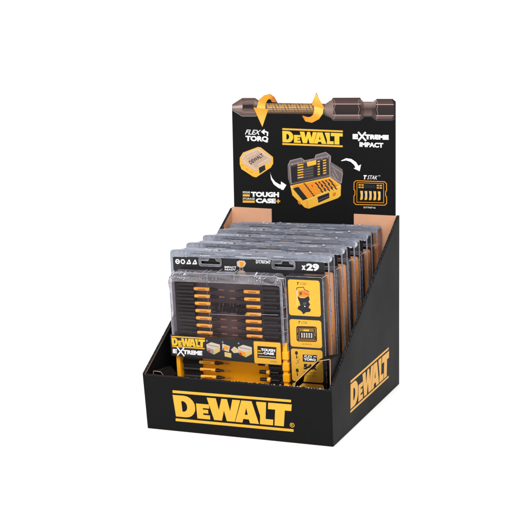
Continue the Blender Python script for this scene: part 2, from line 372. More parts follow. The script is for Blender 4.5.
a.line([(209.39,381.81),(211.56,376.11),(209.92,370.07),(211.54,361.74),(209.36,356.98)], .7, BR[2], .06)
a.build('driver_bit_picture', hc, 'printed dark brown screwdriver bit with a yellow tiled middle')
# ---- two curled arrows round the bit
a = Art(frH, .35)
YA, YO, YD = rgb(252, 205, 95, G), rgb(243, 160, 40, G), rgb(205, 110, 20, G)
a.strip([(71.01,376.65),(66.84,383.80),(60.04,387.71),(52.56,385.73),(45.28,379.72),(41.92,368.65)], [(63.87,376.80),(62.20,379.99),(59.65,381.02),(57.32,379.11),(54.96,374.78),(53.99,367.79)], [YD, YD, YO, YO, YO, YA])
a.poly([(37.02,369.37),(58.57,367.33),(49.55,343.20)], [YO, YO, YA], .02)
a.line([(37.31,369.10),(49.55,343.47)], .5, YD, .05)
a.build('turning_arrow', hc, 'left printed orange arrow curling down over the bit picture'); a = Art(frH, .35)
a.poly([(119.91,373.75),(138.60,368.78),(126.08,389.99)], [YO, YO, YA], .02)
a.strip([(136.38,369.54),(135.48,362.63),(130.10,355.36),(120.24,350.37),(110.96,352.04),(106.53,359.15)], [(123.26,372.75),(123.48,366.39),(121.75,361.04),(118.35,358.32),(114.40,357.71),(107.66,359.70)], [YA, YA, YO, YO, YO, YD])
a.build('turning_arrow', hc, 'right printed orange arrow curling up over the bit picture')
# ---- writing on the header
a = Art(frH, .12)
a.poly([(78.07,342.22),(163.15,340.96),(163.14,338.84),(78.04,339.94)], YEL)
a.poly([(77.79,322.16),(162.76,321.18),(162.75,318.92),(77.76,319.87)], YEL)
a.logo([(78.02,338.59),(162.85,337.38),(162.76,322.24),(77.81,323.37)], YEL2)
a.build('brand_logo', hc, 'yellow brand lettering between bars on the header card')
a = Art(frH, .12)
a.text('FLEX', [(24.29,339.11),(47.75,338.97),(47.64,332.48),(24.16,332.59)], WHT, 0, .012, .12)
a.line([(56.56,331.75),(56.92,335.81),(52.91,337.34),(50.02,337.00)], 2.0, WHT); a.poly([(47.42,336.67),(52.68,340.57),(52.55,332.73)], WHT, .03)
a.text('TORQ', [(25.00,330.85),(57.84,330.70),(57.71,322.31),(24.84,322.55)], WHT, 0, .05)
a.build('torsion_slogan', hc, 'white two line slogan with a small bent arrow'); a = Art(frH, .12)
a.text('TREME', [(193.47,336.65),(225.93,336.51),(225.93,330.35),(193.45,330.19)], WHT, 0, .075)
a.text('E', [(176.68,336.78),(184.12,336.83),(184.10,330.09),(176.65,330.03)], WHT, .02, .08)
a.line([(184.68,339.08),(194.54,328.50)], 2.3, WHT, .02); a.line([(194.02,339.04),(184.92,328.52)], 2.3, WHT, .03)
a.text('IMPACT', [(186.01,326.43),(218.60,325.95),(218.59,319.64),(185.99,320.08)], WHT, 0, .05)
a.build('impact_slogan', hc, 'white two line slogan below the hexagonal shank'); a = Art(frH, .12)
a.text('TOUGH', [(31.44,254.47),(72.10,255.44),(72.00,248.46),(31.31,247.44)], WHT, 0, .06)
a.text('CASE', [(38.30,245.78),(67.35,246.50),(67.25,239.78),(38.18,239.30)], WHT, 0, .06)
a.text('+', [(67.92,245.56),(73.70,245.79),(73.62,240.31),(67.84,240.08)], YEL, 0, .05)
a.text('MODULAR', [(19.44,254.71),(29.99,254.96),(29.94,252.07),(19.38,251.81)], WHT, 0, .01); a.poly([(19.35,250.56),(29.62,250.82),(29.56,247.78),(19.30,247.52)], YEL)
a.text('STORAGE', [(19.26,245.86),(36.85,246.27),(36.80,243.51),(19.21,243.10)], WHT, 0, .01); a.poly([(19.19,241.99),(36.78,242.41),(36.72,239.38),(19.13,238.95)], YEL)
a.build('case_slogan', hc, 'white slogan with small yellow bars below the closed case'); a = Art(frH, .12)
a.text('T', [(190.56,282.61),(196.07,282.66),(196.06,277.06),(190.54,277.01)], WHT, 0, .06, .2); a.text('STAK', [(196.35,282.54),(211.46,282.65),(211.46,277.33),(196.34,277.21)], WHT, 0, .0, .12)
a.text('TM', [(211.87,283.06),(214.34,283.14),(214.34,281.68),(211.87,281.60)], WHT)
a.text('DT70716', [(191.54,240.49),(207.84,240.62),(207.84,238.61),(191.53,238.47)], WHT, 0, .01)
a.build('drawer_lettering', hc, 'thin white name and part number above and below the drawer picture')
a = Art(frH, .12)
def swoosh(up, lo, tip):
    n = len(up); a.raw(up + lo, [(i, i + 1, n + i + 1, n + i) for i in range(n - 1)], WHT, 0); a.poly(tip, WHT, .03)
swoosh([(59.52,281.89),(62.29,274.62),(66.83,269.32),(72.83,265.99),(77.14,265.59)], [(59.95,281.63),(60.82,272.66),(64.75,265.70),(71.89,260.76),(77.64,260.16)], [(75.19,270.16),(82.89,265.53),(78.48,258.55),(74.75,259.23)])
a.build('white_arrow', hc, 'white curved arrow between the two case pictures'); a = Art(frH, .12)
swoosh([(160.42,300.99),(167.39,304.40),(174.87,303.56),(181.22,299.49),(185.07,293.49)], [(160.69,300.33),(167.65,301.48),(173.75,299.80),(178.44,295.94),(180.91,291.49)], [(177.87,291.13),(188.12,296.78),(186.15,287.66)])
a.build('white_arrow', hc, 'white curved arrow pointing at the drawer picture')
# closed case
a = Art(frH, .12)
a.poly([(15.94,300.47),(20.76,307.72),(42.44,315.94),(46.77,315.52),(64.17,302.98),(64.32,294.02),(60.78,288.47),(39.39,274.39),(34.74,275.32),(17.98,285.19),(15.77,291.70)], YEL)
a.poly([(17.72,301.62),(21.92,306.93),(42.70,314.32),(46.17,314.14),(62.72,302.12),(62.06,296.94),(48.37,289.99),(38.94,282.04),(20.47,292.67)], rgb(214,180,150,G), .03)
a.poly([(23.28,302.06),(42.06,310.77),(57.80,300.89),(39.33,287.52)], rgb(196,168,146,G), .06)
for p in ([(19.74,300.04),(22.56,294.65),(38.99,284.77)], [(23.36,305.88),(42.38,312.68),(59.83,301.77)], [(25.60,301.03),(41.44,308.85)], [(42.30,291.43),(56.63,300.31)], [(21.85,303.65),(19.97,296.76)]): a.line(p, .6, rgb(236,216,196,G), .07)
a.text('DEWALT', [(28.42,295.92),(47.80,307.67),(51.49,303.97),(32.13,291.66)], BLK, .09, .03)
a.poly([(43.40,287.65),(52.16,292.01),(53.21,285.51),(44.42,279.76)], BLK, .09)
for p in ([(18.10,290.95),(20.99,289.13)], [(24.58,286.23),(27.47,284.40)], [(31.08,282.33),(33.97,280.78)]): a.line(p, .8, DOR, .05)
a.build('closed_case_picture', hc, 'printed small closed yellow case with frosted lid')
# open case
a = Art(frH, .12)
LG = rgb(165, 150, 150, G); DG = rgb(60, 54, 56, G); MG = rgb(112, 100, 102, G)
a.poly([(84.97,292.49),(88.49,299.37),(104.48,303.35),(109.27,299.99),(123.72,303.11),(124.89,307.98),(139.26,312.14),(146.50,307.00),(146.16,298.69),(162.30,289.56),(163.10,283.43),(159.37,265.85),(145.40,271.54),(143.49,279.28),(88.34,266.00),(85.31,274.87)], MG)
a.poly([(89.25,292.09),(143.12,304.49),(143.51,281.43),(90.09,267.96)], DG, .03)
a.poly([(90.08,289.95),(98.66,291.84),(98.70,271.53),(90.68,269.34)], BLK, .06); a.poly([(121.97,297.15),(127.34,298.39),(128.01,279.03),(122.34,277.49)], BLK, .06); a.poly([(130.16,299.01),(134.39,299.94),(134.79,281.41),(130.56,280.19)], BLK, .06)
for k in range(6):
    y = 165.4 + k * 2.5
    (x0, y0), (x1, y1) = (99.53,292.95), (106.94,294.53)
    dy = -k * 3.45
    a.line([(x0, y0 + dy), (x1, y1 + dy)], 1.5, YEL, .09)
    (x0, y0), (x1, y1) = (127.90,298.67), (130.44,299.29); a.line([(x0, y0 + dy), (x1, y1 + dy)], 1.5, YEL, .09)
    (x0, y0), (x1, y1) = (135.51,300.24), (139.17,301.16); a.line([(x0, y0 + dy), (x1, y1 + dy)], 1.5, YEL, .09)
    (x0, y0), (x1, y1) = (108.35,294.30), (120.84,297.11)
    if k > 1: a.line([(x0, y0 + dy), (x1, y1 + dy)], .8, MG, .08)
for l in ([(86.11,291.99),(88.76,298.56),(104.47,302.54),(109.54,298.92),(123.43,302.30),(125.45,307.19),(138.97,311.33),(145.66,306.44),(145.60,298.41)], [(87.81,291.23),(90.08,267.42)], [(144.52,303.73),(144.90,279.87),(160.80,271.28),(162.27,284.47),(146.96,293.62)], [(88.98,293.16),(106.12,297.47)], [(125.97,302.64),(142.86,306.62)], [(149.73,289.15),(156.64,277.31)], [(148.29,283.74),(153.82,273.99)]): a.line(l, .9, LG, .1)
a.poly([(112.07,297.65),(125.39,300.74),(125.90,294.85),(113.43,291.49)], YEL, .12)
a.poly([(88.33,264.91),(144.61,278.78),(160.22,268.30),(159.57,254.02),(155.91,250.64),(114.54,234.60),(108.57,235.99),(91.31,251.94)], YEL, .06)
a.poly([(91.75,263.94),(143.75,276.60),(157.14,267.12),(113.54,247.90)], rgb(240,150,40,G), .09)
a.poly([(92.00,261.23),(100.04,263.70),(113.25,248.16),(106.10,245.43)], BLK, .12)
for k in range(7):
    (x0, y0), (x1, y1) = (108.91,267.82), (121.54,252.56); f = k / 6
    cx, cy = x0 + (x1 - x0) * f, y0 + (y1 - y0) * f
    a.line([(cx - 1.0, cy + .5), (cx + 1.3, cy - .5)], 1.5, BLK, .12)
(ox, oy), (ux, uy), (wx, wy) = (125.09,269.48), (145.42,274.77), (134.03,257.64)
for i in range(5):
    for k in range(5):
        f, g_ = (i + .15 * (k % 2)) / 4.2, (k + .2) / 4.6
        cx = ox + (ux - ox) * f + (wx - ox) * g_; cy = oy + (uy - oy) * f + (wy - oy) * g_
        a.line([(cx - 1.3, cy + 1.0), (cx + 1.3, cy - 1.0)], 1.7, BLK, .12); a.line([(cx + .9, cy - .7), (cx + 1.6, cy - 1.3)], 1.0, LG if (i + k) % 2 else BLK, .13)
a.line([(119.13,267.10),(120.23,264.43)], 1.4, rgb(215,60,30,G), .14)
a.poly([(126.90,250.86),(143.33,257.45),(143.83,250.44),(128.25,243.05)], BLK, .12); a.line([(128.85,246.60),(142.44,252.55)], .7, MG, .14)
for k in range(7):
    (x0, y0), (x1, y1) = (91.15,295.66), (141.46,306.85); f = k / 6; a.line([(x0 + (x1 - x0) * f, y0 + (y1 - y0) * f), (x0 + (x1 - x0) * f + .6, y0 + (y1 - y0) * f - 3.4)], .8, LG, .11)
a.line([(89.17,263.85),(112.10,246.48),(158.81,266.64)], .8, rgb(255,225,130,G), .11); a.line([(111.80,245.66),(112.84,235.89)], .6, DOR, .11)
a.poly([(99.25,245.16),(102.93,242.58),(102.60,239.02),(98.92,241.60)], DOR, .11); a.poly([(148.66,256.57),(152.88,258.61),(152.57,254.29),(148.91,252.53)], DOR, .11)
a.build('open_case_picture', hc, 'printed open yellow case full of bits with clear lid')
# drawer icon
def tray_icon(a, P, lw, yel, bar):      # P maps unit square (x right, y down) to panel mm
    a.line([P(x, y) for x, y in ((.06,.0),(.94,.0),(1,.08),(1,.38),(.97,.42),(.97,.60),(1,.64),(1,.92),(.94,1),(.06,1),(0,.92),(0,.64),(.03,.60),(.03,.42),(0,.38),(0,.08))], lw, yel, .03, True)
    a.line([P(x, y) for x, y in ((.09,.08),(.91,.08),(.91,.9),(.09,.9))], lw * .7, yel, .04, True)
    for x in (.14, .23, .70, .79): 
        for y in (.14, .24): a.poly([P(x, y), P(x + .07, y), P(x + .07, y + .06), P(x, y + .06)], yel, .05)
    a.poly([P(.32,.14), P(.66,.14), P(.66,.30), P(.32,.30)], bar, .05)
    for k in range(5):
        x = .19 + k * .135
        a.poly([P(x, .42), P(x + .085, .42), P(x + .085, .76), P(x + .05, .8), P(x, .8), P(x + .02, .6)], YEL if bar == BLK else PAL, .06)
        a.poly([P(x + .05, .45), P(x + .085, .45), P(x + .085, .7), P(x + .05, .7)], PAL, .07)
a = Art(frH, .12)
q = [(178.35,274.85),(222.95,274.81),(223.23,243.66),(177.94,242.89)]
tray_icon(a, lambda x, y: a.bil(q, x, 1 - y), 1.0, ORG, BLK)
a.build('drawer_picture', hc, 'printed orange outline of a drawer holding five bits')

# folded corner gussets inside the tray: a small tent at each front corner
def gusset(pts, back, label):
    b = MB(); T_ = .0007; n = len(pts)
    for i in range(n - 1):
        p, q_ = Vector(pts[i]), Vector(pts[i + 1]); P2, Q2 = Vector(back[i]), Vector(back[i + 1])
        nn = (q_ - p).cross(P2 - p).normalized() * T_
        b.hexa([p, q_, Q2, P2, p + nn, q_ + nn, Q2 + nn, P2 + nn], [black_card, black_card, kraft_edge, black_card, black_card, black_card])
    return b.build('corner_gusset', box, label=label)
yg = .0045
gp = [(.1905, yg, .0640), (.1925, yg, .0735), (.2195, yg, .1010), (.2350, yg, .1045), (.2350, yg, .0640)]
gb = [(.1905, yg + .032, .0640), (.1925, yg + .032, .0735), (.2195, yg + .034, .0990), (.2352, yg + .040, .1010), (.2352, yg + .036, .0640)]
gusset(gp, gb, 'folded black corner gusset with brown cut edge at the right front corner')
gp = [(.0055, yg + .006, .060), (.0055, yg + .006, .0705), (.015, yg + .006, .0700), (.023, yg + .006, .060)]
gb = [(x, y + .03, z - (.004 if z > .07 else 0)) for x, y, z in gp]
gusset(gp, gb, 'small folded corner gusset at the left front corner')

# ------------------------------------------------------------------ blister pack (local x right, y back, z up; millimetres in, metres out)
def make_pack():
    pk = empty('blister_pack', 'frontmost clear blister pack of driver bits behind the front panel', 'blister pack', 'blister packs standing in a row in the display box')
    def at(u, v, t): return (u * .001, -t * .001, v * .001)
    def rect(t): return lambda u, v: at(u, v, t)
    UL, UR, VT = -107.6, 101.0, 212.8
    # --- clear shell: two lips with a recessed waist between them
    b = MB()
    def ring(x0, x1, z1, t0, t1, w, wt, m, r=5):
        b.prism(rrect(x0, 2, x1, z1, r), rect(t0), rect(t1), m, (lambda dx, dy: side_clear if abs(dy) > 3 * abs(dx) else rim_clear), m, [rrect(x0 + w, 6, x1 - min(w, 1.5), z1 - wt, 2.5)])
    def waist(x0, x1, z1, t0, t1, r=4):
        p = rrect(x0, 4, x1, z1, r, 5)[:12]; p = [(x1, 4)] + p + [(x0, 4)]; n = len(p)
        b.add([at(u, v, t0) for u, v in p] + [at(u, v, t1) for u, v in p], [(i, i + 1, n + i + 1, n + i) for i in range(n - 1)], [side_clear if i in (0, n - 2) else rim_clear for i in range(n - 1)])
    ring(UL, UR, VT, 1.0, -.6, 3.4, 8.4, rim_clear)
    waist(UL + 1.6, UR - 1.2, VT - 1.3, -.6, -9.6); waist(UL + 2.8, UR - .8, VT - .9, -9.6, -11.4); waist(UL + 5.4, UR - 2.0, VT - 2.4, -11.4, -22.6)
    ring(UL + 6.6, UR - 1.8, VT - 2.5, -22.6, -24.0, 1.4, 4, rim_clear)
    sh = b.build('clear_shell', pk, bevel=.0003)
    b = MB()  # bright moulded beads on lips
    def bead(x0, x1, z1, t, r, rad):
        p = [q for q in rrect(x0, 4, x1, z1, r, 6)][:14]; p = [(x1, 60)] + p + [(x0, 60)]
        b.tube([at(u, v, t) for u, v in p], rad * .001, rib_clear, n=6)
    bead(UL + .6, UR - .6, VT - .6, 1.0, 4.5, .4); bead(UL + 6.8, UR - 2.0, VT - 2.7, -23.4, 4.5, .35)
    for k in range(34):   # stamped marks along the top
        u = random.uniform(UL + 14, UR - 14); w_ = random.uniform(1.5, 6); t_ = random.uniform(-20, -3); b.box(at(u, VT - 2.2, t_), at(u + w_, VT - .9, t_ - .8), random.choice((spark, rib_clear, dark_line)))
    for k in range(14):  # painted bright and dark reflection streaks on the front lip
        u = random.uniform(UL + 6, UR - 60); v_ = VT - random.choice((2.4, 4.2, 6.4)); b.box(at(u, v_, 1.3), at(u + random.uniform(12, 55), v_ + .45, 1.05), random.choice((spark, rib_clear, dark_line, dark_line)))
    b.build('beads_and_glints', sh)
    # --- printed black card inside the shell, with two hanger holes
    b = MB()
    top = 203.8
    def slot(cx):
        cy = 199.8
        return [(cx - 12.5, cy - 3.6), (cx - 12.5, cy + .6), (cx - 3, cy + .8), (cx - 1.2, cy + 4.2), (cx + 6.6, cy + 4.2), (cx + 8, cy + .8), (cx + 12.5, cy + .4), (cx + 12.5, cy - 3.6)]
    b.prism(rrect(-104.4, 8, 94.3, top, 2.5), rect(0), rect(-.5), card_black, card_black, card_black, [slot(-53), slot(43.5)])
    card = b.build('printed_card', pk)
    b = MB(); b.prism(rrect(-103.4, 186, 93.6, 203.0, 2.5), rect(-3.2), rect(-3.6), card_black); b.build('folded_back', card)
    for cx in (-53, 43.5):
        b = MB()
        sl_ = [(x, y) for x, y in slot(cx)]
        big = rrect(cx - 15.5, 193.6, cx + 14.5, 204.6, 3)
        b.prism(big, rect(1.4), rect(.5), lid_clear, rib_clear, lid_clear, [sl_])
        b.tube([at(u, v, 1.5) for u, v in big + big[:1]], .00035, rib_clear, n=6)
        b.tube([at(u, v, 1.5) for u, v in sl_ + sl_[:1]], .00045, rib_clear, n=6)
        b.build('hanger_window', sh)
    a = Art(rect3 := (lambda u, v, t: at(u, v, t)), .12)
    for k, (px, kind) in enumerate(((0, 'o'), (1, 'o'), (2, 't'), (3, 't'))):
        (cx, cy) = [(-98.28,197.61), (-91.03,197.76), (-83.28,197.69), (-75.14,197.75)][k]
        if kind == 'o':
            a.poly(ellipse(cx, cy, 3.1), WHT, 0, [ellipse(cx, cy, 1.7)])
            if k == 0: a.line([(cx - 1.6, cy), (cx + 1.6, cy)], .9, WHT, .02)
        else:
            a.poly([(cx - 3.4, cy - 2.8), (cx + .6, cy + 3.2), (cx + 1.6, cy + 3.0), (cx + 3.4, cy - 2.2), (cx + 1.4, cy - 2.8)], WHT, 0, [ellipse(cx + .3, cy - .4, 1.0)])
    for k in range(4):
        cx, cy = [(-95.91,183.41), (-89.90,183.40), (-82.54,183.46), (-74.93,183.52)][k]
        a.poly(ellipse(cx, cy, 2.6), WHT, 0, [ellipse(cx, cy, 1.5)])
    a.build('pictogram_row', card, 'white round and triangular pictograms'); a = Art(rect3, .12)
    a.text('IMPACT', [(-35.04,194.43),(-19.36,194.55),(-19.49,192.06),(-35.18,191.92)], WHT, 0, .03)
    a.text('READY', [(-34.95,191.18),(-20.06,191.29),(-20.17,189.29),(-35.07,189.18)], WHT, 0, .03)
    a.text('DT70734T', [(6.92,203.51),(26.21,203.63),(26.00,199.31),(6.70,199.30)], WHT, 0, .03)
    a.build('card_lettering', card, 'small white words and part number'); a = Art(rect3, .12)
    a.text('x', [(65.66,199.15),(71.02,199.24),(70.78,193.73),(65.42,193.64)], WHT, 0, .06); a.text('29', [(71.77,201.83),(87.89,201.85),(87.78,192.84),(71.39,192.90)], WHT, 0, .05)
    a.build('piece_count', card, 'large white x29 on the black tab')
    a = Art(rect3, .12)
    a.poly([(-18.51,200.31),(-14.97,202.18),(-8.39,201.94),(-6.44,199.04),(-8.21,195.49),(-10.95,193.64),(-10.38,189.44),(-15.40,189.48),(-14.92,193.48),(-18.27,195.09)], PAL)
    a.poly([(-15.05,200.69),(-9.01,200.18),(-9.75,196.18),(-11.99,193.85),(-14.08,194.26)], ORG, .03)
    a.poly([(-14.39,193.51),(-11.22,193.38),(-11.13,190.15),(-14.58,190.01)], DG, .03)
    a.poly([(-16.75,188.93),(-8.56,189.02),(-6.92,185.10),(-10.00,181.74),(-17.41,181.67),(-18.80,185.35)], rgb(225,200,150,G))
    a.build('bit_picture', card, 'small printed bit tip in yellow and white')
    # --- orange tray filling the back half of the shell
    b = MB()
    b.prism(rrect(-98, 10, 97.2, 187, 3), rect(-3.8), rect(-22.2), brown_orange)
    bt = b.build('back_tray', pk, bevel=.0006)
    b = MB()
    for z in (40, 74, 112, 142, 168):
        b.tube([at(97.2, z, -9.6), at(97.9, z, -9.6)], .0011, holder_black, n=8)
        b.box(at(97.3, z - 9, -4.5), at(97.6, z + 8, -6.2), brown_orange)
    b.build('snap_stud', bt)
    # --- label block at the right
    b = MB()
    b.prism(rrect(51.4, 22, 96.0, 187.6, 2.2), rect(14.6), rect(.8), card_black)
    lb = b.build('label_block', pk, bevel=.0006)
    b = MB()
    b.prism(rrect(49.6, 18, 98.2, 189.6, 3.4), rect(15.6), rect(.6), side_clear, side_clear, side_clear, [rrect(51.0, 20, 96.8, 188.2, 2.2)])
    b.tube([at(50.2, 60, 15.7), at(50.2, 186.6, 15.7), at(52.2, 189, 15.7), at(95.6, 189.0, 15.7), at(97.8, 186.6, 15.7), at(97.8, 60, 15.7)], .0004, rib_clear, n=6)
    b.tube([at(97.6, 189.0, 15.0), at(97.9, 189.0, 1.0)], .0006, rib_clear, n=6)
    b.box(at(72, 189.7, 12.4), at(96.6, 190.1, 3.0), brown_sheet)
    b.build('label_cover', lb)
    yel_label = YEL
    def label_poly(q, t=.12, r=3.0):
        (x0, y1), (x1, _), (_, y0) = q[0], q[1], q[2]
        return rrect(x0, y0, x1, y1, r)
    a = Art(lambda u, v, t: at(u, v, 14.7 + t), .12)
    q1 = ((53.30,184.65), (93.48,184.94), (92.68,141.09))
    q1 = [(53.0, 185.0), (93.4, 185.0), (93.4, q1[2][1])]
    a.poly(label_poly(q1), YEL)
    a.text('T', [(64.02,182.07),(67.33,182.10),(67.16,178.43),(63.85,178.41)], BLK, .03, .06, .2); a.text('STAK', [(68.08,182.01),(77.47,182.05),(77.32,178.64),(67.93,178.59)], rgb(120,90,40,G), .03, 0, .12)
    a.line([(63.94,174.63),(63.99,153.09)], .9, PAL, .03)
    a.line([(63.58,172.41),(64.22,175.13),(72.65,176.24),(73.80,173.37),(79.28,171.19)], .8, BLK, .04)
    a.poly([(65.84,171.54),(70.97,172.51),(74.26,172.42),(79.98,169.76),(79.57,166.33),(73.39,164.08),(66.30,164.72)], rgb(240,140,55,G), .05)
    a.poly([(67.04,169.89),(70.64,170.79),(70.45,166.63),(67.12,165.98)], rgb(130,90,60,G), .07); a.line([(72.34,169.16),(78.86,167.27)], 1.4, rgb(225,90,50,G), .07)
    a.poly([(65.04,165.15),(68.00,162.84),(73.08,162.84),(78.79,165.80),(80.13,161.47),(78.23,158.69),(80.38,155.62),(77.94,151.83),(81.13,149.30),(79.48,146.28),(74.88,145.79),(71.19,142.90),(68.80,146.46),(63.83,149.40),(65.25,152.66),(67.85,153.77),(66.76,157.89),(65.15,161.97)], rgb(38,40,46,G), .05)
    a.poly([(71.31,157.13),(75.93,158.34),(75.55,155.38),(71.69,154.21)], rgb(80,82,90,G), .07); a.poly(ellipse(*(73.41,152.83), .7), WHT, .08)
    l1 = a.build('yellow_label', lb, 'top yellow label with a tower of stacked boxes')
    a = Art(lambda u, v, t: at(u, v, 14.7 + t), .12)
    yt, yb = (53.24,136.29)[1], (53.22,102.33)[1]
    a.poly(rrect(53.0, yb, 93.4, yt, 3.0), YEL)
    a.text('T', [(63.92,134.40),(66.99,134.44),(66.85,131.23),(63.78,131.18)], BLK, .03, .06, .2); a.text('STAK', [(67.75,134.36),(76.68,134.47),(76.54,131.27),(67.61,131.15)], rgb(120,90,40,G), .03, 0, .12)
    q = [(61.33,128.09),(87.36,128.79),(87.07,109.82),(60.99,109.01)]
    a.poly([a.bil(q, x, y) for x, y in rrect(0, 0, 1, 1, .12)], rgb(30,30,34,G), .03)
    tray_icon(a, lambda x, y: a.bil(q, .06 + .88 * x, 1 - (.08 + .84 * y)), .55, rgb(225,160,50,G), YEL)
    a.text('DT70716', [(68.32,106.72),(79.83,107.04),(79.78,105.68),(68.26,105.35)], BLK, .03)
    a.build('yellow_label', lb, 'middle yellow label with the drawer picture')
    a = Art(lambda u, v, t: at(u, v, 14.7 + t), .12)
    yt, yb = (52.85,99.81)[1], (53.32,59.31)[1]
    a.poly(rrect(53.0, yb, 93.4, yt, 3.0), YEL)
    for cx, cy in ((60.08,94.54), (60.13,72.82)):
        a.poly(ellipse(cx, cy, 1.9, 2.4), rgb(40,38,36,G), .03); a.line([(cx, cy - 3.2), (cx, cy - 6.5)], 1.2, rgb(40,38,36,G), .03)
    for k in range(3): a.line([(p[0] + (k % 2), p[1] - k * 3.2) for p in [(59.25,87.51),(62.96,89.99)]], .8, rgb(150,120,70,G), .03)
    q = [(67.98,93.04),(86.14,93.45),(86.03,84.76),(67.85,84.32)]
    a.poly(q, BLK, .03); a.text('FLEX', [a.bil(q, x, y) for x, y in ((.08,.93),(.72,.93),(.72,.58),(.08,.58))], WHT, .06, .02, .1); a.text('TORQ', [a.bil(q, x, y) for x, y in ((.08,.5),(.92,.5),(.92,.1),(.08,.1))], WHT, .06, .06)
    a.line([a.bil(q, .78, .75), a.bil(q, .94, .75)], 1.0, WHT, .06)
    a.text('54x', [(68.50,81.62),(85.66,82.00),(85.62,75.04),(68.45,74.63)], BLK, .03, .07)
    a.text('PH2 - 50 mm', [(68.34,72.13),(83.73,72.55),(83.63,70.18),(68.24,69.75)], rgb(60,50,30,G), .03)
    a.text('IMPACT BITS', [(68.40,67.63),(84.06,68.09),(83.98,66.21),(68.32,65.75)], rgb(110,85,40,G), .03)
    a.poly(rrect(53.0, 34, 93.4, yb - 2.2, 3.0), YEL)
    a.build('yellow_label', lb, 'bottom yellow label with a black box of white writing')
    # --- bit case in front of the card
    CL, CR, CT = -101.6, 46.6, 188.5
    b = MB()
    b.prism([(CL + 3, 10), (CR - 2, 10), (CR - 2, 106), (CL + 3, 106)], rect(3.2), rect(.8), yellow_plastic)
    b.prism([(CL + 2, 106), (CR - 2, 106), (CR - 2, CT - 4), (CL + 2, CT - 4)], rect(3.0), rect(.8), smoke_grey)
    b.prism([(-48, 106.5), (12, 106.5), (12, 137.5), (-48, 138)], rect(6.0), rect(5.2), brown_sheet)  # brown plate across the lower middle of the case
    b.box(at(CL + 2, 10, 17.5), at(CL + 7, 104, 3.2), yellow_plastic)
    for z in range(16, 100, 14): b.box(at(CR - 4, z, 19.0), at(CR + 4.4, z + 10, 1.0), yellow_plastic)
    b.box(at(CR - 3.5, 10, 17.6), at(CR + 2.6, 106, 1.0), yellow_plastic)
    b.box(at(CL + 2, 10, 17), at(CR - 3, 13, 3), yellow_plastic)
    b.prism([(CR - .5, 106.5), (CR + 3.4, 106.5), (CR + 3.0, 170), (CR - .5, 174)], rect(7), rect(1.2), brown_orange)
    for z in (118, 134, 151): b.box(at(CR + .2, z, 8.4), at(CR + 3.8, z + 6, 7), yellow_plastic)
    cs = b.build('bit_case', pk, bevel=.0008)
    # rubber bit holders, ribbed
    for (u0, u1, z0, z1) in ((-98.5, -73.5, 108, 181), (17.2, 43.6, 108, 181), (-94, -70, 16, 82), (20.5, 42.6, 16, 82)):
        b = MB(); b.box(at(u0, z0, 8.2), at(u1, z1, 3.1), holder_black)
        n = 8 if z0 > 100 else 7
        for k in range(n + 1):
            z = z0 + (z1 - z0) * k / n; b.box(at(u0 + .5, z - 1.6, 10.6), at(u1 - .3, z + 1.6, 8.2), holder_black)
        b.build('bit_holder', cs, bevel=.0006)
    # driver bits: dark shank and tip with an orange sleeve
    rows = [167.4 - k * 9.25 for k in range(7)]
    spots = [(-72.0 + k * .2, z, 1) for k, z in enumerate(rows)] + [(15.4 + .15 * k, z, -1) for k, z in enumerate([z - .7 for z in rows])]
    spots += [(-70.5, 74.0, 1), (-70.0, 64.8, 1), (-69.5, 55.6, 1), (22.5, 77.0, -2), (23.5, 67.0, -2), (24.0, 57.5, -2)]
    proto = None
    for (u, z, sgn) in spots:
        key = sgn
        if proto is None or proto[0] != key:
            s_ = 1 if sgn > 0 else -1
            b = MB()
            if abs(sgn) == 1:
                b.tube([at(-22 * s_, 0, 0), at(0, 0, 0)], .0019, bit_steel, n=6)
                b.tube([at(21.0 * s_, 0, 0), at(22.2 * s_, 0, 0), at(24.5 * s_, 0, 0), at(29.0 * s_, 0, 0), at(32.6 * s_, 0, 0)], [.0018, .0026, .0025, .0016, .0010], bit_steel, n=8)
            else:
                b.tube([at(-12 * s_, 0, 0), at(0, 0, 0), at(4.4 * s_, 0, 0), at(4.6 * s_, 0, 0), at(13.5 * s_, 0, 0)], [.0019, .0019, .0019, .0024, .0024], bit_steel, n=8)
            if abs(sgn) == 1: b.tube([at(31 * s_, 0, 0), at(33 * s_, 0, 0), at(40 * s_, 0, 0)], [.0006, .0009, .0008], sleeve_reflection, n=8)  # thin brown rod past the tip stands in for the sleeve's reflection
            bit = b.build('driver_bit', cs)
            c = MB()
            if abs(sgn) == 1:
                c.tube([at(0, 0, 0), at(.6 * s_, 0, 0), at(20.4 * s_, 0, 0), at(21.0 * s_, 0, 0)], [.0016, .0021, .0021, .0016], orange_plastic, n=14)
            else:
                c.tube([at(0, 0, 0), at(.4 * s_, 0, 0), at(4.0 * s_, 0, 0), at(4.4 * s_, 0, 0)], [.0022, .0029, .0029, .0022], orange_plastic, n=14)
            if abs(sgn) == 1:
                for k in range(6):
                    u_ = (6.0 + k * 1.7) * s_; c.box(at(u_, -.7, 2.2), at(u_ + 1.1, .6, 1.7), sleeve_print)
            slv = c.build('sleeve', bit, smooth=False)
            proto = (key, bit, slv)
        else:
            bit = proto[1].copy(); COL.objects.link(bit); slv = proto[2].copy(); COL.objects.link(slv); slv.parent = bit
        bit.location = at(u, z, 12.0); bit.rotation_euler = (random.uniform(-.12, .12), random.uniform(-.012, .012), 0)
    # clear lid
    b = MB()
    lidp = [(CL, 104), (CL, 182), (CL + 6, CT), (CR - 6, CT), (CR, 182), (CR, 104)]
    inn = [(CL + 2.2, 106), (CL + 2.2, 176), (CL + 6.5, 177.5), (CR - 6.5, 178.5), (CR - 2.2, 176), (CR - 2.2, 106)]
    b.prism(lidp, rect(19.2), rect(1.4), lid_clear, lid_clear, lid_clear, [inn])
    ld = b.build('clear_lid', cs, bevel=.0008)
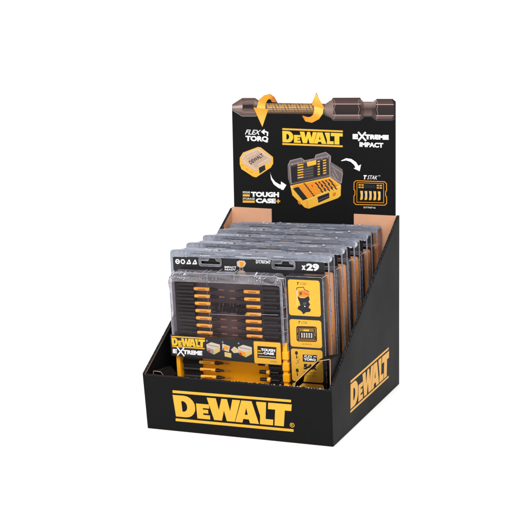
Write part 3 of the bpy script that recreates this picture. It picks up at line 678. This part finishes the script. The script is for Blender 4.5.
    b = MB(); b.prism(inn, rect(18.6), rect(18.0), win_clear); b.build('lid_window', ld)
    b = MB()
    b.tube([at(u, v, 19.4) for u, v in lidp], .0007, rib_clear, n=8)
    b.tube([at(u, v, 19.2) for u, v in inn], .00035, rib_clear, n=6)
    n = 46
    for k in range(n):           # slanted moulding ticks along the top of the window
        u = CL + 8 + (CR - CL - 16) * k / (n - 1)
        if 0.42 < k / n < .5: continue
        b.tube([at(u, 177.6, 19.2), at(u + 1.6, 179.9, 18.6)], .0003 if k % 3 else .0005, rib_clear, n=5)
    for (u0, u1, z0, z1, t) in ((-96, -84, 180.5, 187.5, 20.2), (-80, -60, 181, 186.5, 19.8), (-58, -50, 180, 189, 20.4), (-38, -14, 181.5, 190.5, 20.6), (-8, 4, 181, 186.5, 19.6), (8, 20, 180.5, 188.5, 20.4), (23, 40, 181, 188, 20.2)):
        b.tube([at(u0, z0, t), at(u0 + .6, z1, t - 2), at(u1 - .6, z1, t - 2), at(u1, z0, t)], .0006, rib_clear, n=6)
        b.tube([at(u0 + 1, z1, t - 3), at(u0 + 1, z1 + .8, 4)], .0005, rib_clear, n=6); b.tube([at(u1 - 1, z1, t - 3), at(u1 - 1, z1 + .8, 4)], .0005, rib_clear, n=6)
    for k in range(80):         # highlights of crumpled clear corners, modelled as bright slivers
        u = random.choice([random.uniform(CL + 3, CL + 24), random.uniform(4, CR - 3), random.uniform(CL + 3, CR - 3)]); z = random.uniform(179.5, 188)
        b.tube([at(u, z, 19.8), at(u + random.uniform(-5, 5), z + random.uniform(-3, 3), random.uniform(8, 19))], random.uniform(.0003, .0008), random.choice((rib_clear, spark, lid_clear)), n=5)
    # partition lines in the window
    b.tube([at(-51.5, 177, 18.8), at(-49.5, 106, 18.8)], .0003, lid_clear, n=5)
    b.tube([at(-51.0, 138.0, 18.9), at(10, 138.6, 18.9), at(17, 141, 18.9), at(CR - 6, 141.5, 18.9)], .0003, rib_clear, n=5)
    # hinge brackets down the right edge
    for z in (158, 128, 112):
        b.tube([at(CR - 1, z + 9, 17), at(CR + 3.6, z + 8, 12), at(CR + 4.4, z - 5, 12), at(CR, z - 8, 17)], .0006, rib_clear, n=6)
        b.prism([(CR, z - 6), (CR + 4.6, z - 4), (CR + 4.6, z + 6), (CR, z + 8)], rect(13.5), rect(12.8), lid_clear)
    b.tube([at(CR + .8, 184, 16), at(CR + 3.2, 150, 12), at(CR + 4.4, 108, 10)], .0005, rib_clear, n=6)
    for z in (150, 120): b.tube([at(CL - .4, z + 12, 18), at(CL - 1.4, z + 6, 16), at(CL - 1.2, z - 8, 16), at(CL, z - 12, 18)], .0008, rib_clear, n=6)
    b.tube([at(CL - .6, 174, 17), at(CL - 4.4, 176.5, 12), at(CL - 5.2, 172, 12), at(CL - 1.0, 168, 17)], .0011, lid_clear, n=6)
    b.build('lid_ribs_and_glints', ld)
    # embossed lettering, seen from behind, on the lid
    a = Art(lambda u, v, t: at(u, v, 17.6 + t), .12)
    a.logo([(-44.83,152.62),(-0.98,152.55),(-1.35,140.60),(-45.00,140.58)], (.006, .006, .007, 1), 0, True)
    a.build('embossed_logo', ld, 'dark mirrored brand lettering moulded in the clear lid')
    # --- printed sleeve band round the case
    b = MB()
    BL = [(-103.9, 109.2), (43.4, 108.6), (43.0, 79.4), (-103.4, 82.6)]
    b.prism(BL, rect(21.0), rect(20.4), card_black)
    b.prism([(-104.3, 82.6), (-103.9, 82.6), (-103.9, 109.2), (-104.3, 109.2)], rect(20.8), rect(2), card_black)
    bd = b.build('sleeve_band', pk)
    a = Art(lambda u, v, t: at(u, v, 21.0 + t), .12)
    a.poly([(-102.50,108.02),(-57.12,108.13),(-57.21,106.60),(-102.60,106.48)], YEL); a.poly([(-102.22,95.49),(-58.17,95.11),(-58.27,93.58),(-102.33,93.95)], YEL)
    a.logo([(-102.65,105.71),(-57.26,105.84),(-58.14,95.62),(-102.47,95.99)], YEL2)
    a.text('E', [(-101.67,91.42),(-95.92,91.26),(-96.27,85.85),(-102.02,86.00)], WHT, 0, .06)
    a.line([(-95.23,93.48),(-86.58,83.38)], 1.7, WHT, .02); a.line([(-86.49,93.38),(-95.60,83.58)], 1.7, WHT, .03)
    a.text('TREME', [(-87.46,91.01),(-61.38,91.10),(-62.00,85.45),(-87.80,85.61)], WHT, 0, .06)
    a.build('band_lettering', bd, 'yellow and white brand writing at the left of the black band')
    a = Art(lambda u, v, t: at(u, v, 21.0 + t), .12)
    for (x, y, k) in ((206.5, 342.6, 0), (222.4, 344.2, 1), (238.2, 345.2, 0)):
        def P(dx, dy): 
            (ax, ay), (bx, by) = (-55.70,102.63), (-13.45,101.89)
            f = (x - 206.5) / 31.7; return (ax + (bx - ax) * f + dx * 1.37, ay + (by - ay) * f - dy * 1.40 - dx * .04)
        if k == 0:
            a.poly([P(0, 2), P(5, -.5), P(13.4, 1), P(13.2, 7), P(7, 10.6), P(.6, 7.6)], PAL)
            a.poly([P(.6, 4.4), P(7, 6.2), P(7, 10.4), P(.8, 7.4)], GRY if x < 210 else ORG, .03); a.poly([P(7, 6.2), P(13, 3.6), P(13, 7), P(7, 10.4)], rgb(225,190,110,G), .03)
            a.line([P(1.5, 2.2), P(12, 3.2)], .6, MG, .05)
            a.poly([P(1.2, 6.6), P(3.4, 7.2), P(3.2, 9.4), P(1.6, 8.8)], rgb(190,50,30,G), .05)
        else:
            a.poly([P(.4, 0), P(7.6, 1.8), P(6.4, 7), P(0, 5.6)], PAL); a.poly([P(2, 1.4), P(6.6, 2.6), P(5.8, 5.6), P(1.6, 4.6)], ORG, .03)
            a.poly([P(2, 7.4), P(8.6, 8), P(8.4, 12.2), P(2, 11.4)], rgb(225,200,120,G)); a.poly([P(.2, 3.4), P(2.2, 4.6), P(1.4, 6.8)], rgb(190,50,30,G), .05)
            a.poly([P(8.4, 4.8), P(12, 1.6), P(15.8, 4.0), P(15.6, 6.8), P(11, 7.6)], PAL); a.poly([P(11.4, 3.2), P(13.6, 3.2), P(13.6, 5.4), P(11.4, 5.4)], YEL, .03)
        a.poly(ellipse(*P(.8, -1.4), 1.1), GRY, .02)
    a.build('step_pictures', bd, 'small printed pictures of the case being opened')
    a = Art(lambda u, v, t: at(u, v, 21.0 + t), .12)
    a.poly(rrect((7.51,107.16)[0], 80.2, 42.6, 107.8, 1.6), YEL)
    a.poly([(12.36,102.20),(37.08,101.95),(35.85,87.15),(11.60,87.35)], BLK, .03)
    a.text('TOUGH', [(16.93,99.47),(35.40,99.36),(34.97,95.84),(16.75,95.95)], WHT, .06, .05); a.text('CASE', [(19.84,95.15),(33.63,95.01),(33.49,92.00),(19.69,92.13)], WHT, .06, .05)
    a.line([(13.10,96.23),(16.24,96.17)], 1.4, YEL, .06); a.line([(12.93,92.96),(18.69,92.94)], 1.4, YEL, .06); a.line([(13.01,89.45),(34.66,89.33)], .8, PAL, .06)
    a.text('DT70734', [(28.71,84.69),(37.03,84.60),(36.94,82.72),(28.62,82.80)], rgb(60,45,10,G), .03)
    a.build('yellow_badge', bd, 'yellow badge with a black box of white writing at the right of the band')
    return pk
def kids(o): return [c for c in bpy.data.objects if c.parent == o]
def copy_tree(o, parent=None):
    c = o.copy(); COL.objects.link(c)
    if parent: c.parent = parent
    for ch in kids(o): copy_tree(ch, c)
    return c
EU = Vector((0.99935808, -0.02863564, 0.02152744)); NB = Vector((0.02800597, 0.99918691, 0.02900313)); EV = Vector((-0.02234046, -0.02838162, 0.99934748))
ROT = Matrix((EU, NB, EV)).transposed().to_4x4()
base = Vector((0.12350154, 0.05950645, 0.0042))
pack = make_pack()
labels = [None, 'second blister pack from the front, only its grey clear top rim and right edge showing', 'third blister pack from the front, in the middle of the row',
          'fourth blister pack from the front, next to last before the brown back flaps', 'rearmost blister pack leaning against the bare brown cardboard at the back']
packs = [pack] + [copy_tree(pack) for _ in range(4)]
off = [(0, 0, 0), (.0000, .0516, 0), (-.0006, .1028, .0002), (.0002, .1548, -.0002), (-.0008, .1965, .0006)]
for i, p in enumerate(packs):
    if labels[i]: p['label'] = labels[i]
    p.matrix_world = Matrix.Translation(base + Vector(off[i])) @ ROT @ Matrix.Rotation((0, .006, -.008, .004, .014)[i], 4, 'Z') @ Matrix.Rotation((0, .006, -.005, .004, -.029)[i], 4, 'X')
